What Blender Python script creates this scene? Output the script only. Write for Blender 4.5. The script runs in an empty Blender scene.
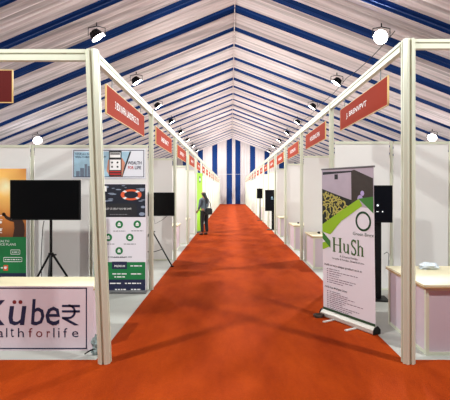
import bpy, math, random
from mathutils import Vector, Matrix
S = bpy.context.scene
C = S.collection
PI = math.pi
random.seed(7)

# ------------------------------------------------------------------ camera, world, exposure
F = 417.0                      # focal length in pixels of the 450 x 400 frame
EYE = 1.70                     # camera height
cam_d = bpy.data.cameras.new('camera')
cam_d.sensor_width = 36; cam_d.lens = F / 450 * 36
cam_d.shift_x = -6 / 450; cam_d.shift_y = -10 / 450
cam_d.clip_end = 200
cam = bpy.data.objects.new('camera', cam_d); C.objects.link(cam)
cam.location = (0, 0, EYE); cam.rotation_euler = (PI / 2, 0, 0)
S.camera = cam

W = bpy.data.worlds.new('world'); S.world = W; W.use_nodes = True
W.node_tree.nodes['Background'].inputs[0].default_value = (0.80, 0.88, 1.0, 1)
W.node_tree.nodes['Background'].inputs[1].default_value = 0.24    # added frontal fill, let in through an unseen open end behind the camera
LAMP_W = 330.0                 # each flood lamp
S.view_settings.view_transform = 'Standard'; S.view_settings.look = 'None'
S.view_settings.gamma = 1; S.view_settings.use_curve_mapping = False
S.view_settings.exposure = 0.32


def at(x, y, D):
    return Vector(((x - 231) * D / F, D, EYE + (190 - y) * D / F))

# ------------------------------------------------------------------ materials
MATS = {}
def srgb(c):
    return tuple((v / 12.92 if v <= .04045 else ((v + .055) / 1.055) ** 2.4) for v in [u / 255 for u in c])

def mat(name, col, rough=.6, metal=0, emit=0, noise=None, bump=None, spec=None):
    """col in sRGB 0-255; noise = (scale, amount) mottles the colour; bump = (scale, strength)"""
    if name in MATS: return MATS[name]
    m = bpy.data.materials.new(name); m.use_nodes = True
    nt = m.node_tree; b = nt.nodes['Principled BSDF']
    c = srgb(col)
    b.inputs['Base Color'].default_value = (*c, 1)
    b.inputs['Roughness'].default_value = rough
    b.inputs['Metallic'].default_value = metal
    if spec is not None: b.inputs['Specular IOR Level'].default_value = spec
    if emit:
        b.inputs['Emission Color'].default_value = (*c, 1); b.inputs['Emission Strength'].default_value = emit
    tc = None
    if noise or bump:
        tc = nt.nodes.new('ShaderNodeTexCoord')
    if noise:
        n = nt.nodes.new('ShaderNodeTexNoise'); n.inputs['Scale'].default_value = noise[0]; n.inputs['Detail'].default_value = 4
        nt.links.new(tc.outputs['Object'], n.inputs['Vector'])
        r = nt.nodes.new('ShaderNodeMix'); r.data_type = 'RGBA'
        r.inputs[6].default_value = (*[v * (1 - noise[1]) for v in c], 1)
        r.inputs[7].default_value = (*[min(1, v * (1 + noise[1] * .5)) for v in c], 1)
        nt.links.new(n.outputs['Fac'], r.inputs[0]); nt.links.new(r.outputs[2], b.inputs['Base Color'])
    if bump:
        n = nt.nodes.new('ShaderNodeTexNoise'); n.inputs['Scale'].default_value = bump[0]; n.inputs['Detail'].default_value = 3
        nt.links.new(tc.outputs['Object'], n.inputs['Vector'])
        q = nt.nodes.new('ShaderNodeBump'); q.inputs['Strength'].default_value = bump[1]; q.inputs['Distance'].default_value = .02
        nt.links.new(n.outputs['Fac'], q.inputs['Height']); nt.links.new(q.outputs['Normal'], b.inputs['Normal'])
    MATS[name] = m
    return m

ALU = mat('aluminium_frame', (210, 210, 190), .38, .15, noise=(3, .06))
PANEL = mat('laminate_panel', (224, 219, 216), .42, noise=(1.1, .05))
PANEL_L = mat('counter_panel', (200, 182, 192), .5, noise=(1.5, .06))
TOPM = mat('counter_top', (214, 202, 170), .5, noise=(4, .05))
EDGE = mat('wood_edge', (176, 134, 84), .6)
BLACK = mat('black_plastic', (10, 10, 11), .5, spec=.2)
BLACKM = mat('black_metal', (20, 20, 22), .4, .6)
SCREEN = mat('dark_screen', (5, 5, 6), .3, spec=.12)
GREY = mat('grey_metal', (120, 120, 122), .4, .7)
REDS = mat('sign_red', (160, 58, 40), .8, spec=.08, noise=(2, .06))
GOLD = mat('sign_edge', (206, 170, 104), .5)
WHITEP = mat('white_print', (240, 236, 236), .6)
WHITEV = mat('banner_vinyl', (232, 224, 232), .45, bump=(5, .06))
NAVY = mat('navy_print', (22, 26, 62), .6)
GREENP = mat('green_print', (14, 120, 62), .6, noise=(2.5, .35))
DGREEN = mat('dark_green_print', (10, 62, 30), .6)
LGREEN = mat('lime_print', (148, 190, 30), .6, noise=(4, .12))
REDP = mat('red_print', (190, 40, 36), .6)
ORANGEP = mat('orange_print', (226, 92, 50), .6)
INK = mat('ink', (30, 30, 36), .6)
GREYP = mat('grey_print', (120, 116, 122), .6)
DARKRED = mat('dark_red_print', (120, 30, 34), .6)

# ------------------------------------------------------------------ mesh helpers
class MB:
    def __init__(s): s.v = []; s.f = []; s.m = []; s.ms = []
    def face(s, idx, mi=0): s.f.append(idx); s.m.append(mi)
    def poly(s, pts, mi=0):
        n = len(s.v); s.v += [tuple(p) for p in pts]; s.face(list(range(n, n + len(pts))), mi); return s
    def box(s, x0, x1, y0, y1, z0, z1, mi=0):
        n = len(s.v)
        s.v += [(x0,y0,z0),(x1,y0,z0),(x1,y1,z0),(x0,y1,z0),(x0,y0,z1),(x1,y0,z1),(x1,y1,z1),(x0,y1,z1)]
        for q in ((0,3,2,1),(4,5,6,7),(0,1,5,4),(1,2,6,5),(2,3,7,6),(3,0,4,7)): s.face([n + i for i in q], mi)
        return s
    def prism(s, pts, axis, a, b, mi=0):
        """pts 2-D outline swept along axis ('x','y','z') from a to b"""
        def P(p, t):
            return {'x': (t, p[0], p[1]), 'y': (p[0], t, p[1]), 'z': (p[0], p[1], t)}[axis]
        n = len(s.v); k = len(pts)
        s.v += [P(p, a) for p in pts] + [P(p, b) for p in pts]
        for i in range(k):
            j = (i + 1) % k; s.face([n + i, n + j, n + k + j, n + k + i], mi)
        s.face([n + i for i in reversed(range(k))], mi); s.face([n + k + i for i in range(k)], mi)
        return s
    def tube(s, path, r, seg=10, mi=0, cap=True):
        path = [Vector(p) for p in path]; n = len(s.v)
        rs = r if isinstance(r, (list, tuple)) else [r] * len(path)
        up = Vector((0, 0, 1))
        for i, p in enumerate(path):
            d = (path[min(i + 1, len(path) - 1)] - path[max(i - 1, 0)]).normalized()
            u = up if abs(d.dot(up)) < .95 else Vector((0, 1, 0))
            a = d.cross(u).normalized(); b = d.cross(a).normalized()
            for k in range(seg):
                t = 2 * PI * k / seg
                s.v.append(tuple(p + a * math.cos(t) * rs[i] + b * math.sin(t) * rs[i]))
        for i in range(len(path) - 1):
            for k in range(seg):
                j = (k + 1) % seg
                s.face([n + i*seg + k, n + i*seg + j, n + (i+1)*seg + j, n + (i+1)*seg + k], mi)
        if cap:
            s.face([n + k for k in range(seg)][::-1], mi); s.face([n + (len(path)-1)*seg + k for k in range(seg)], mi)
        return s
    def build(s, name, mats, parent=None, smooth=False, bevel=0, loc=None):
        me = bpy.data.meshes.new(name); me.from_pydata(s.v, [], s.f)
        if not isinstance(mats, (list, tuple)): mats = [mats]
        for m in mats: me.materials.append(m)
        for p, mi in zip(me.polygons, s.m): p.material_index = mi; p.use_smooth = smooth
        import bmesh
        bm = bmesh.new(); bm.from_mesh(me); bmesh.ops.recalc_face_normals(bm, faces=bm.faces); bm.to_mesh(me); bm.free()
        me.update()
        o = bpy.data.objects.new(name, me); C.objects.link(o)
        if parent: o.parent = parent
        if loc: o.location = loc
        if bevel:
            b = o.modifiers.new('bevel', 'BEVEL'); b.width = bevel; b.segments = 2; b.limit_method = 'ANGLE'
        return o

def tag(o, label, cat, group=None):
    o['label'] = label; o['category'] = cat
    if group: o['group'] = group
    return o
def struct(o): o['kind'] = 'structure'; return o
def thing(name, label, cat, loc=(0, 0, 0), rz=0, group=None):
    o = bpy.data.objects.new(name, None); C.objects.link(o); o.empty_display_size = .1
    o.location = loc; o.rotation_euler = (0, 0, rz)
    return tag(o, label, cat, group)
def dup(root, loc, label, rz=None):
    r = root.copy(); C.objects.link(r); r.location = loc; r['label'] = label
    if rz is not None: r.rotation_euler = (0, 0, rz)
    for ch in [c for c in root.children]:
        c = ch.copy(); C.objects.link(c); c.parent = r
        for g in ch.children:
            d = g.copy(); C.objects.link(d); d.parent = c
    return r

def lettering(name, body, u0, u1, v0, v1, w, m, parent, shear=0, weight=0, keep=False):
    """writing fitted into the box u0..u1, v0..v1 of a board whose face looks towards local -Y, at depth w"""
    cu = bpy.data.curves.new(name, 'FONT'); cu.body = body; cu.size = 1; cu.shear = shear; cu.offset = weight; cu.resolution_u = 2
    t = bpy.data.objects.new('tmp', cu); C.objects.link(t)
    dg = bpy.context.evaluated_depsgraph_get(); dg.update()
    me = bpy.data.meshes.new_from_object(t.evaluated_get(dg))
    C.objects.unlink(t); bpy.data.objects.remove(t)
    xs = [v.co.x for v in me.vertices]; ys = [v.co.y for v in me.vertices]
    x0, x1, y0, y1 = min(xs), max(xs), min(ys), max(ys)
    sx = (u1 - u0) / (x1 - x0); sy = (v1 - v0) / (y1 - y0)
    for v in me.vertices:
        v.co = Vector((u0 + (v.co.x - x0) * sx, w, v0 + (v.co.y - y0) * sy))
    me.materials.clear(); me.materials.append(m)
    me.name = name
    o = bpy.data.objects.new(name, me); C.objects.link(o); o.parent = parent
    return o

def disc(mb, u, v, r, w, mi=0, n=20, ry=None):
    mb.poly([(u + r * math.cos(2*PI*k/n), w, v + (ry or r) * math.sin(2*PI*k/n)) for k in range(n)], mi)
def ring(mb, u, v, r0, r1, w, mi=0, n=28, sy=1, a0=0, a1=2*PI):
    for k in range(n):
        a, b = a0 + (a1-a0) * k / n, a0 + (a1-a0) * (k + 1) / n
        mb.poly([(u + r*math.cos(t), w, v + sy*r*math.sin(t)) for r, t in ((r0, a), (r1, a), (r1, b), (r0, b))], mi)
def rect(mb, u0, u1, v0, v1, w, mi=0):
    mb.poly([(u0, w, v0), (u1, w, v0), (u1, w, v1), (u0, w, v1)], mi)
def words_bar(mb, u0, u1, v, h, w, mi=0):
    """a line of print too small to read: a row of word-long dashes"""
    u = u0
    while u < u1:
        l = random.uniform(.6, 2.4) * h * 2.2
        rect(mb, u, min(u + l, u1), v, v + h, w, mi); u += l + h * .8

# ------------------------------------------------------------------ layout
LX, RX = -1.36, 1.71          # post lines of the left and right rows
Y0, BAY, NB = 4.10, 3.0, 15
LH, RH = 3.076, 3.175         # top of the header frames
PH = {'L': 2.47, 'R': 2.53}   # partition heights
YEND = 50.3
RIDGE_X, RIDGE_Z, PITCH, HALF = 0.13, 8.0, .385, 12.6
ORD = ['first', 'second', 'third', 'fourth', 'fifth', 'sixth', 'seventh', 'eighth', 'ninth', 'tenth', 'eleventh',
       'twelfth', 'thirteenth', 'fourteenth', 'fifteenth', 'sixteenth']

# ------------------------------------------------------------------ floor, carpet
fl = mat('vinyl_floor', (172, 170, 164), .5, noise=(2.2, .18), bump=(6, .1))
o = MB().box(-12.6, 12.9, -7, YEND, -.1, 0).build('floor', fl); struct(o)

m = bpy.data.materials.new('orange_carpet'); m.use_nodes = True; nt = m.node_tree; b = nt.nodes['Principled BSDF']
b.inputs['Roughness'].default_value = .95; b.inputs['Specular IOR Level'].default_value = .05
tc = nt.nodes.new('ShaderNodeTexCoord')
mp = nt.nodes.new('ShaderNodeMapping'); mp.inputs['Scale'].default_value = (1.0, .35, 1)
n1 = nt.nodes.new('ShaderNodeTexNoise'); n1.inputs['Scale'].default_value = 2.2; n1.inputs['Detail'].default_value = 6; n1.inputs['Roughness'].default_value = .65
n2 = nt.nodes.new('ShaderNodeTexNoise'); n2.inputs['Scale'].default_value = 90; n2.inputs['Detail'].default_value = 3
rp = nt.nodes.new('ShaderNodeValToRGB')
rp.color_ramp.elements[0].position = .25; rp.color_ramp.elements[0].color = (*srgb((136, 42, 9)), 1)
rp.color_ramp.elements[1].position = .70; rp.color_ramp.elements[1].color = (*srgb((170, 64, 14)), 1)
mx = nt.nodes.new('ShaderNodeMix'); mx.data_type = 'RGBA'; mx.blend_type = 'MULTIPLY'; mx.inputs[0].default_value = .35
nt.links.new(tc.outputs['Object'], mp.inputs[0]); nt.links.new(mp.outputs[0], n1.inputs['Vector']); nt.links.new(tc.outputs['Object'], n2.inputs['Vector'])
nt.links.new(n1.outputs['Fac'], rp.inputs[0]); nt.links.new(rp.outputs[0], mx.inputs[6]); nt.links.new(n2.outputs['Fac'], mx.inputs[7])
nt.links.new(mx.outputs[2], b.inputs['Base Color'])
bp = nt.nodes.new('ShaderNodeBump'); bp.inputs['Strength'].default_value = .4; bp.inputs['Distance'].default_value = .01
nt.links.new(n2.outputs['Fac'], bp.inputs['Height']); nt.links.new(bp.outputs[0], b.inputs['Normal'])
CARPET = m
cp = MB()
def slab(x0, x1, ya, yb, z): # a strip of carpet with slightly wavy sides
    cp.box(x0, x1, ya, yb, 0, z)
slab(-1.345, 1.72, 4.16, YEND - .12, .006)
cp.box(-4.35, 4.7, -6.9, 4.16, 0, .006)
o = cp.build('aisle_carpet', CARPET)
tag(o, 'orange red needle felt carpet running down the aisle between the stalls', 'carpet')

# ------------------------------------------------------------------ tent roof of gathered striped cloth
def cloth_mat(name, col, pleat_shade):
    m = bpy.data.materials.new(name); m.use_nodes = True; nt = m.node_tree; b = nt.nodes['Principled BSDF']
    b.inputs['Roughness'].default_value = .85; b.inputs['Specular IOR Level'].default_value = .15
    try: b.inputs['Sheen Weight'].default_value = .15
    except Exception: pass
    tc = nt.nodes.new('ShaderNodeTexCoord'); mp = nt.nodes.new('ShaderNodeMapping'); mp.inputs['Scale'].default_value = (.06, 5, .06)
    n = nt.nodes.new('ShaderNodeTexNoise'); n.inputs['Scale'].default_value = 1.6; n.inputs['Detail'].default_value = 5
    r = nt.nodes.new('ShaderNodeMix'); r.data_type = 'RGBA'; c = srgb(col)
    r.inputs[6].default_value = (*[v * (1 - pleat_shade) for v in c], 1); r.inputs[7].default_value = (*c, 1)  # darker streaks in the colour stand in for shade in the pleats
    nt.links.new(tc.outputs['Object'], mp.inputs[0]); nt.links.new(mp.outputs[0], n.inputs['Vector'])
    mr = nt.nodes.new('ShaderNodeMapRange'); mr.inputs[1].default_value = .36; mr.inputs[2].default_value = .56
    nt.links.new(n.outputs['Fac'], mr.inputs[0]); nt.links.new(mr.outputs[0], r.inputs[0]); nt.links.new(r.outputs[2], b.inputs['Base Color'])
    return m
CW = cloth_mat('white_tent_cloth', (236, 221, 221), .40)
CB = cloth_mat('blue_tent_cloth', (18, 58, 124), .3)

def blue_at(y):
    k = round((y - 14.38) / 1.8); d = abs(y - 14.38 - 1.8 * k)
    return d < (.27 if k % 2 == 0 else .23)
rng = random.Random(3)
ph = [(rng.uniform(.05, .12), rng.uniform(0, 6.28), rng.uniform(.005, .011)) for _ in range(5)] + \
     [(rng.uniform(.16, .45), rng.uniform(0, 6.28), rng.uniform(.008, .018)) for _ in range(4)]
def pleat(y, x):
    s = 0
    for i, (p, f, a) in enumerate(ph):
        w = y / p * 2 * PI + f + .25 * math.sin(x * .7 + i)
        s += a * (abs((w / PI) % 2 - 1) * 2 - 1)
    return s
def roof_z(x): return RIDGE_Z - PITCH * abs(x - RIDGE_X)
xs = [RIDGE_X - HALF + HALF / 7 * k for k in range(15)]
ys = []; y = -7.0
while y < YEND + .01: ys.append(y); y += .0225
mb = MB()
for yy in ys:
    for x in xs: mb.v.append((x, yy + .07 * max(0, RIDGE_X - x), roof_z(x) + 1.7 * pleat(yy, x)))
nx = len(xs)
for i in range(len(ys) - 1):
    mi = 1 if blue_at((ys[i] + ys[i+1]) / 2) else 0
    for j in range(nx - 1):
        mb.face([i*nx + j, i*nx + j + 1, (i+1)*nx + j + 1, (i+1)*nx + j], mi)
o = mb.build('ceiling', [CW, CB]); struct(o)
# ridge seam
o = MB().tube([(RIDGE_X, -7, RIDGE_Z - .06), (RIDGE_X, YEND, RIDGE_Z - .06)], .018, 8).build('trim_1', CW); struct(o)

def drape(name, p0, p1, ztop, stripes, period=.19, amp=.035, step=.03, rows=(0, 1)):
    """hanging pleated cloth from p0 to p1; ztop(x), stripes(t) -> material"""
    p0, p1 = Vector((*p0, 0)), Vector((*p1, 0)); L = (p1 - p0).length; d = (p1 - p0) / L; nrm = Vector((-d.y, d.x, 0))
    n = int(L / step); mb = MB()
    for i in range(n + 1):
        t = i * step; q = p0 + d * t
        for r in (0, .45, 1):
            off = amp * math.sin(2*PI*t/period + .6*math.sin(t*1.7)) * (1.1 - .4 * r) + .012 * math.sin(2*PI*t/.071)
            c = q + nrm * off
            mb.v.append((c.x, c.y, r * ztop(q.x)))
    for i in range(n):
        mi = 1 if stripes((i + .5) * step) else 0
        for r in range(2): mb.face([i*3 + r, (i+1)*3 + r, (i+1)*3 + r + 1, i*3 + r + 1], mi)
    o = mb.build(name, [CW, CB]); return struct(o)
x0 = RIDGE_X - HALF
def back_stripe(t):
    x = x0 + t; return any(abs(abs(x - .32) - c) < w for c, w in ((.52, .32), (2.28, .32), (4.0, .3), (5.8, .32), (7.6, .3), (9.4, .3), (11.2, .3)))
drape('wall_back', (x0, YEND), (RIDGE_X + HALF, YEND), lambda x: roof_z(x) + .05, back_stripe)
for nm, x in (('wall_left', x0 + .05), ('wall_right', RIDGE_X + HALF - .05)):
    drape(nm, (x, -7), (x, YEND), lambda q, x=x: roof_z(x) + .05, lambda t: (t % 1.8) < .42, step=.06, period=.36)
o = MB().tube([(x0, YEND - .07, 3.6), (RIDGE_X + HALF, YEND - .07, 3.6)], .014, 8).build('trim_2', CW); struct(o)

# ------------------------------------------------------------------ flood lamps under the roof
GLASS_ON = mat('lit_lens', (255, 250, 240), .3, emit=14)
lamp_mesh = {}
def lamp(x, y, aim, label, watts=LAMP_W, col=(.93, 1, .97), shown=True):
    z = roof_z(x) - .42
    t = thing('flood_lamp', label, 'lamp', (x, y, z), 0, 'flood lamps hanging under the tent roof')
    a = Vector(aim).normalized()
    R = a.to_track_quat('-Z', 'Y').to_matrix().to_4x4()
    def put(key, mk, name, m, smooth=True, rot=True):
        if key not in lamp_mesh: lamp_mesh[key] = mk()
        me = lamp_mesh[key]
        o = bpy.data.objects.new(name, me); C.objects.link(o); o.parent = t
        if rot: o.matrix_local = R
        return o
    def mesh(mb, m, sm=True):
        q = mb.build('tmp', m, smooth=sm); me = q.data; bpy.data.objects.remove(q); return me
    def housing():
        mb = MB(); prof = [(.02, .17), (.09, .16), (.12, .10), (.17, .02), (.205, -.05), (.205, -.07)]
        n = 20
        for r, h in prof:
            for k in range(n): mb.v.append((r*math.cos(2*PI*k/n), r*math.sin(2*PI*k/n), h))
        for i in range(len(prof)-1):
            for k in range(n): mb.face([i*n+k, i*n+(k+1)%n, (i+1)*n+(k+1)%n, (i+1)*n+k])
        mb.face(list(range(n)))
        for k in range(12): # cooling fins
            c, s = math.cos(2*PI*k/12), math.sin(2*PI*k/12)
            mb.poly([(c*.08, s*.08, .16), (c*.13, s*.13, .15), (c*.19, s*.19, 0), (c*.15, s*.15, 0)])
        return mesh(mb, BLACKM, False)
    def lens():
        mb = MB(); n = 24
        for r, h in ((.195, -.06), (.14, -.082), (.05, -.09)):
            for k in range(n): mb.v.append((r*math.cos(2*PI*k/n), r*math.sin(2*PI*k/n), h))
        for i in range(2):
            for k in range(n): mb.face([i*n+k, i*n+(k+1)%n, (i+1)*n+(k+1)%n, (i+1)*n+k])
        mb.face([2*n + k for k in range(n)])
        return mesh(mb, GLASS_ON)
    def bracket():
        mb = MB().tube([(-.24, 0, 0), (-.24, 0, .22), (0, 0, .27), (.24, 0, .22), (.24, 0, 0)], .014, 6)
        mb.tube([(0, 0, .26), (0, 0, .37)], .018, 8)
        return mesh(mb, BLACKM)
    put('h', housing, 'housing', None); put('l', lens, 'lens', None); put('b', bracket, 'bracket', None, rot=False)
    ld = bpy.data.lights.new('bulb', 'AREA'); ld.shape = 'DISK'; ld.size = .36; ld.energy = watts; ld.color = col; ld.spread = PI if a.z < -.7 else PI * .8
    lo = bpy.data.objects.new('bulb', ld); C.objects.link(lo); lo.parent = t
    lo.matrix_local = Matrix.Translation(a * .11) @ R
    return t
for k in range(-2, 8):
    y = 11.8 + 4.92 * k
    if y > YEND - .5 or k == -1: continue
    nr = ORD[k] if k >= 0 else None
    lamp(-3.80, y, (.58, .12, -.80), 'black flood lamp above the left stalls, %s from the front' % nr if nr else 'black flood lamp over the left stalls near the tent mouth, row %s' % ORD[k+2])
    if k == 0: aim = (-.62, -.70, -.52)
    else: aim = (-.58, .12, -.80)
    lamp(4.22, y - .1, aim, 'black flood lamp above the right stalls, %s from the front' % nr if nr else 'black flood lamp over the right stalls near the tent mouth, row %s' % ORD[k+2])
lamp(-9.05, 19.5, (.45, -.65, -.60), 'flood lamp shining over the partition above the television, far left', col=(.8, .9, 1))
lamp(9.15, 18.96, (-.45, -.65, -.60), 'flood lamp peeping over the partition at the far right edge', col=(.95, .97, 1))
# power cable looping along the right-hand lamps
pts = []
for k in range(0, 7):
    for q in range(8):
        f = q / 8; yy = 11.7 + 4.92 * (k + f); pts.append((4.6, yy, roof_z(4.6) - .12 - .12 * 4 * f * (1 - f)))
tag(MB().tube(pts, .012, 5).build('power_cable', BLACK), 'thin black power cable sagging between the right-hand flood lamps', 'cable')

# ------------------------------------------------------------------ stall frames
def post_outline(w):
    h = w / 2; g = w * .10; d = w * .16; c = w * .24
    q = [(-h + c, -h), (-g, -h), (-g, -h + d), (g, -h + d), (g, -h), (h - c, -h)]
    out = []
    for k in range(4):
        cs, sn = [(1, 0), (0, 1), (-1, 0), (0, -1)][k]
        out += [(x*cs - y*sn, x*sn + y*cs) for x, y in q]
    return out
def make_post(name, w, h):
    return MB().prism(post_outline(w), 'z', 0, h).build(name, ALU)
def beam_mesh(axis, L, h=.10, w=.055):
    """slotted header beam running from 0 to L along axis, top at z = 0"""
    a = w / 2
    prof = [(-a, 0), (a, 0), (a, -h*.32), (a*.55, -h*.36), (a*.55, -h*.44), (a, -h*.48), (a, -h), (-a, -h), (-a, -h*.48), (-a*.55, -h*.44), (-a*.55, -h*.36), (-a, -h*.32)]
    return MB().prism(prof, axis, 0, L)

for side, X, H, sg in (('left', LX, LH, -1), ('right', RX, RH, 1)):
    for k in range(NB + 1):
        y = Y0 + BAY * k
        if k == 0:
            o = make_post('corner_post', .118, H); o.location = (X, y, 0)
            if side == 'left':            # the near left post leans a little: its foot stands nearer the carpet
                o.location = (-1.24, y, 0); o.rotation_euler = (0, math.atan2(-.125, H), 0)
            else: o.location = (1.742, y, 0)
            tag(o, 'tall cream aluminium corner post at the front of the %s row' % side, 'post', 'upright posts of the stall frames')
            proto = None
        else:
            if proto is None: proto = make_post('frame_post', .075, H - .002); o = proto
            else: o = proto.copy(); C.objects.link(o)
            o.location = (X, y, 0)
            tag(o, 'cream aluminium post in the %s row, %s behind the corner post' % (side, ORD[k-1]), 'post', 'upright posts of the stall frames')
    bp_ = None
    for k in range(NB):
        y = Y0 + BAY * k
        a = .062 if k == 0 else .04
        if k < 2:
            o = beam_mesh('y', BAY - a - .04).build('header_beam', ALU)
            if k == 1: bp_ = o
        else: o = bp_.copy(); C.objects.link(o)
        o.location = (X, y + a, H)
        tag(o, 'cream header beam along the %s side of the aisle, %s from the front' % (side, ORD[k]), 'beam', 'header beams over the aisle fronts')
# front header beams, seen square on
o = beam_mesh('x', 3.0, .108).build('header_beam', ALU); o.location = (LX - 3.065, Y0, LH)
tag(o, 'cream header beam across the front of the left corner stall', 'beam')
o = beam_mesh('x', 3.0, .092).build('header_beam', ALU); o.location = (RX + .093, Y0, RH)
tag(o, 'cream header beam across the front of the right corner stall', 'beam')
o = make_post('corner_post', .10, LH); o.location = (LX - 3.12, Y0, 0); tag(o, 'cream post at the outer front corner of the left stall', 'post')
o = make_post('corner_post', .10, RH); o.location = (RX + 3.145, Y0, 0); tag(o, 'cream post at the outer front corner of the right stall', 'post')

# partitions between stalls: three laminate panels in slim uprights under a top rail
def make_partition(side, sg, H):
    t = thing('partition', '', 'partition', (0, 0, 0), 0, 'white partitions between the %s stalls' % side)
    for i in range(3):
        a, b_ = sg * (.06 + i * 1.0), sg * (.98 + i * 1.0)
        x0_, x1_ = min(a, b_), max(a, b_)
        MB().box(x0_, x1_, -.009, .009, .03, H - .05).build('panel', PANEL, t)
        MB().box(x0_, x1_, -.020, .020, H - .05, H - .004).build('top_rail', ALU, t)
        MB().box(x0_, x1_, -.018, .018, 0.0, .03).build('bottom_rail', ALU, t)
    for i in range(1, 4):
        c = sg * (.02 + i)
        o = MB().prism(post_outline(.042), 'z', 0, H).build('upright', ALU, t); o.location = (c - sg*.0, 0, 0)
    # bring panels snug to the uprights
    return t
for side, X, sg in (('left', LX, -1), ('right', RX, 1)):
    H = PH['L' if side == 'left' else 'R']; proto = None
    for k in range(1, NB + 1):
        y = Y0 + BAY * k
        lab = 'white panelled partition in the %s row, standing at the %s post behind the corner' % (side, ORD[k-1])
        if proto is None: proto = make_partition(side, sg, H); proto.location = (X, y, 0); proto['label'] = lab
        else: dup(proto, (X, y, 0), lab)
    # rear wall of the row of stalls
    xb = X + sg * 3.06
    mb = MB()
    mb.box(xb, xb + sg*.02, Y0 + .06, Y0 + BAY * NB, .0, H - .04)
    for i in range(BAY.__int__() * NB + 1):
        mb.box(xb - sg*.008, xb + sg*.03, Y0 + .06 + i, Y0 + .10 + i, 0, H, 1)
    mb.box(xb - sg*.008, xb + sg*.03, Y0 + .06, Y0 + BAY * NB, H - .05, H - .001, 1)
    struct(mb.build('wall_stalls_%s' % side, [PANEL, ALU]))

# ------------------------------------------------------------------ name boards hanging from the beams
def make_board(side, front=False, text=None, tu=(-.42, .62)):
    t = thing('name_board', '', 'sign', (0, 0, 0), 0, 'red name boards under the header beams')
    L, h = 1.96, .31
    MB().box(-L/2, L/2, -.008, .008, -h, 0).build('board', REDS, t)
    mb = MB(); e = .008
    mb.box(-L/2 - e, L/2 + e, -.009, .009, 0, e).box(-L/2 - e, L/2 + e, -.009, .009, -h - e, -h)
    mb.box(-L/2 - e, -L/2, -.009, .009, -h, 0).box(L/2, L/2 + e, -.009, .009, -h, 0)
    mb.build('edging', GOLD, t)
    for s in (-.75, .75):
        MB().tube([(s, 0, 0), (s, 0, .13 if side == 'left' else .135)], .006, 6).build('hanger', GREY, t)
    if text: lettering('lettering', text, tu[0], tu[1], -h/2 - .045, -h/2 + .045, -.010, WHITEP, t, weight=.012)
    return t
for side, X, H, rz in (('left', LX, LH, PI/2), ('right', RX, RH, -PI/2)):
    zt = H - .10 - (.13 if side == 'left' else .135)
    texts = ['3 BDR INFRA LANDSPACE LTD', 'ALLIED REALTY', 'J. BRENVPVT', 'GREEN HOMES']
    protos = None
    for k in range(NB):
        y = Y0 + BAY * k + 1.42
        lab = 'red name board with pale edging hanging over the %s stall of the %s row' % (ORD[k], side)
        if k < 2:
            tx = (texts[0] if side == 'left' else texts[2]) if k == 0 else None
            if k == 0: tu = (-.66, .58) if side == 'left' else (-.63, .28)
            else: tu = (-.45, .5)
            if k == 1: tx = 'TATA HOUSING' if False else ('SHREE REALTY' if side == 'left' else 'HOUSING FIN')
            t = make_board(side, text=tx, tu=tu); protos = t
            t.location = (X, y, zt); t.rotation_euler = (0, 0, rz); t['label'] = lab
        else: dup(protos, (X, y, zt), lab, rz)
t = make_board('left'); t.children[0].data.materials[0] = mat('sign_maroon', (86, 24, 22), .7, spec=.1); t.location = (-3.13, Y0, LH - .108 - .095); t['label'] = 'dark red name board under the front beam, at the left edge'
for c in t.children:
    if c.name.startswith('hanger'): c.scale = (1, 1, .095 / .13)

# ------------------------------------------------------------------ counters
def make_counter(wx, wy, h, label, loc, edge=False):
    """lockable system counter: framed panels under a flat top; loc is the near left foot corner"""
    t = thing('counter', label, 'counter', loc, 0, 'low white counters in the stalls')
    p = .035
    mb = MB()
    for x in (0, wx - p):
        for y in (0, wy - p): mb.box(x, x + p, y, y + p, 0, h - .03)
    for z0, z1 in ((.0, .035), (h - .065, h - .03)):
        mb.box(p, wx - p, .004, p - .004, z0, z1).box(p, wx - p, wy - p + .004, wy - .004, z0, z1)
        mb.box(.004, p - .004, p, wy - p, z0, z1).box(wx - p + .004, wx - .004, p, wy - p, z0, z1)
    mb.build('frame', ALU, t)
    for nm, a in (('front_panel', (p, wx-p, .012, .02)), ('rear_panel', (p, wx-p, wy-.02, wy-.012)),
                  ('side_panel', (.012, .02, p, wy-p)), ('side_panel', (wx-.02, wx-.012, p, wy-p))):
        MB().box(*a, .035, h - .065).build(nm, PANEL_L, t)
    MB().box(-.025, wx + .025, -.025, wy + .025, h - .03, h).build('counter_top', TOPM, t, bevel=.004)
    if edge: MB().box(-.027, wx + .027, -.027, wy + .027, h - .034, h - .024).build('edge_band', EDGE, t)
    return t
make_counter(.95, 1.02, .73, 'lilac white counter with cream top in the right corner stall', (2.0, 4.28, 0), True)
kc = make_counter(1.22, .47, .672, 'white counter behind the wealth banner in the left corner stall', (-2.70, 4.45, 0), True)
c2 = make_counter(.50, .88, .71, 'small counter with pink panel in the second right stall beside the roll-up banner', (1.78, 9.0, 0), True)
spots = [('R', 1.78, 11.75, 'third'), ('R', 1.78, 15.15, 'fourth'), ('L', -2.03, 11.62, 'third'), ('L', -1.98, 14.05, 'fourth')]
for k in range(5, NB):
    spots.append(('R', 1.80 + .1 * (k % 2), Y0 + BAY * k + (1.9, .4, 1.5)[k % 3], ORD[k]))
    if k != 6: spots.append(('L', -2.0 - .1 * (k % 2), Y0 + BAY * k + (.5, 1.8, 1.1)[k % 3], ORD[k]))
spots.append(('L', -2.0, 17.6, 'fifth')) if False else None
for s, x, y, w in spots:
    dup(c2, (x, y, 0), 'small white counter in the %s stall of the %s row' % (w, 'right' if s == 'R' else 'left'))
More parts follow.
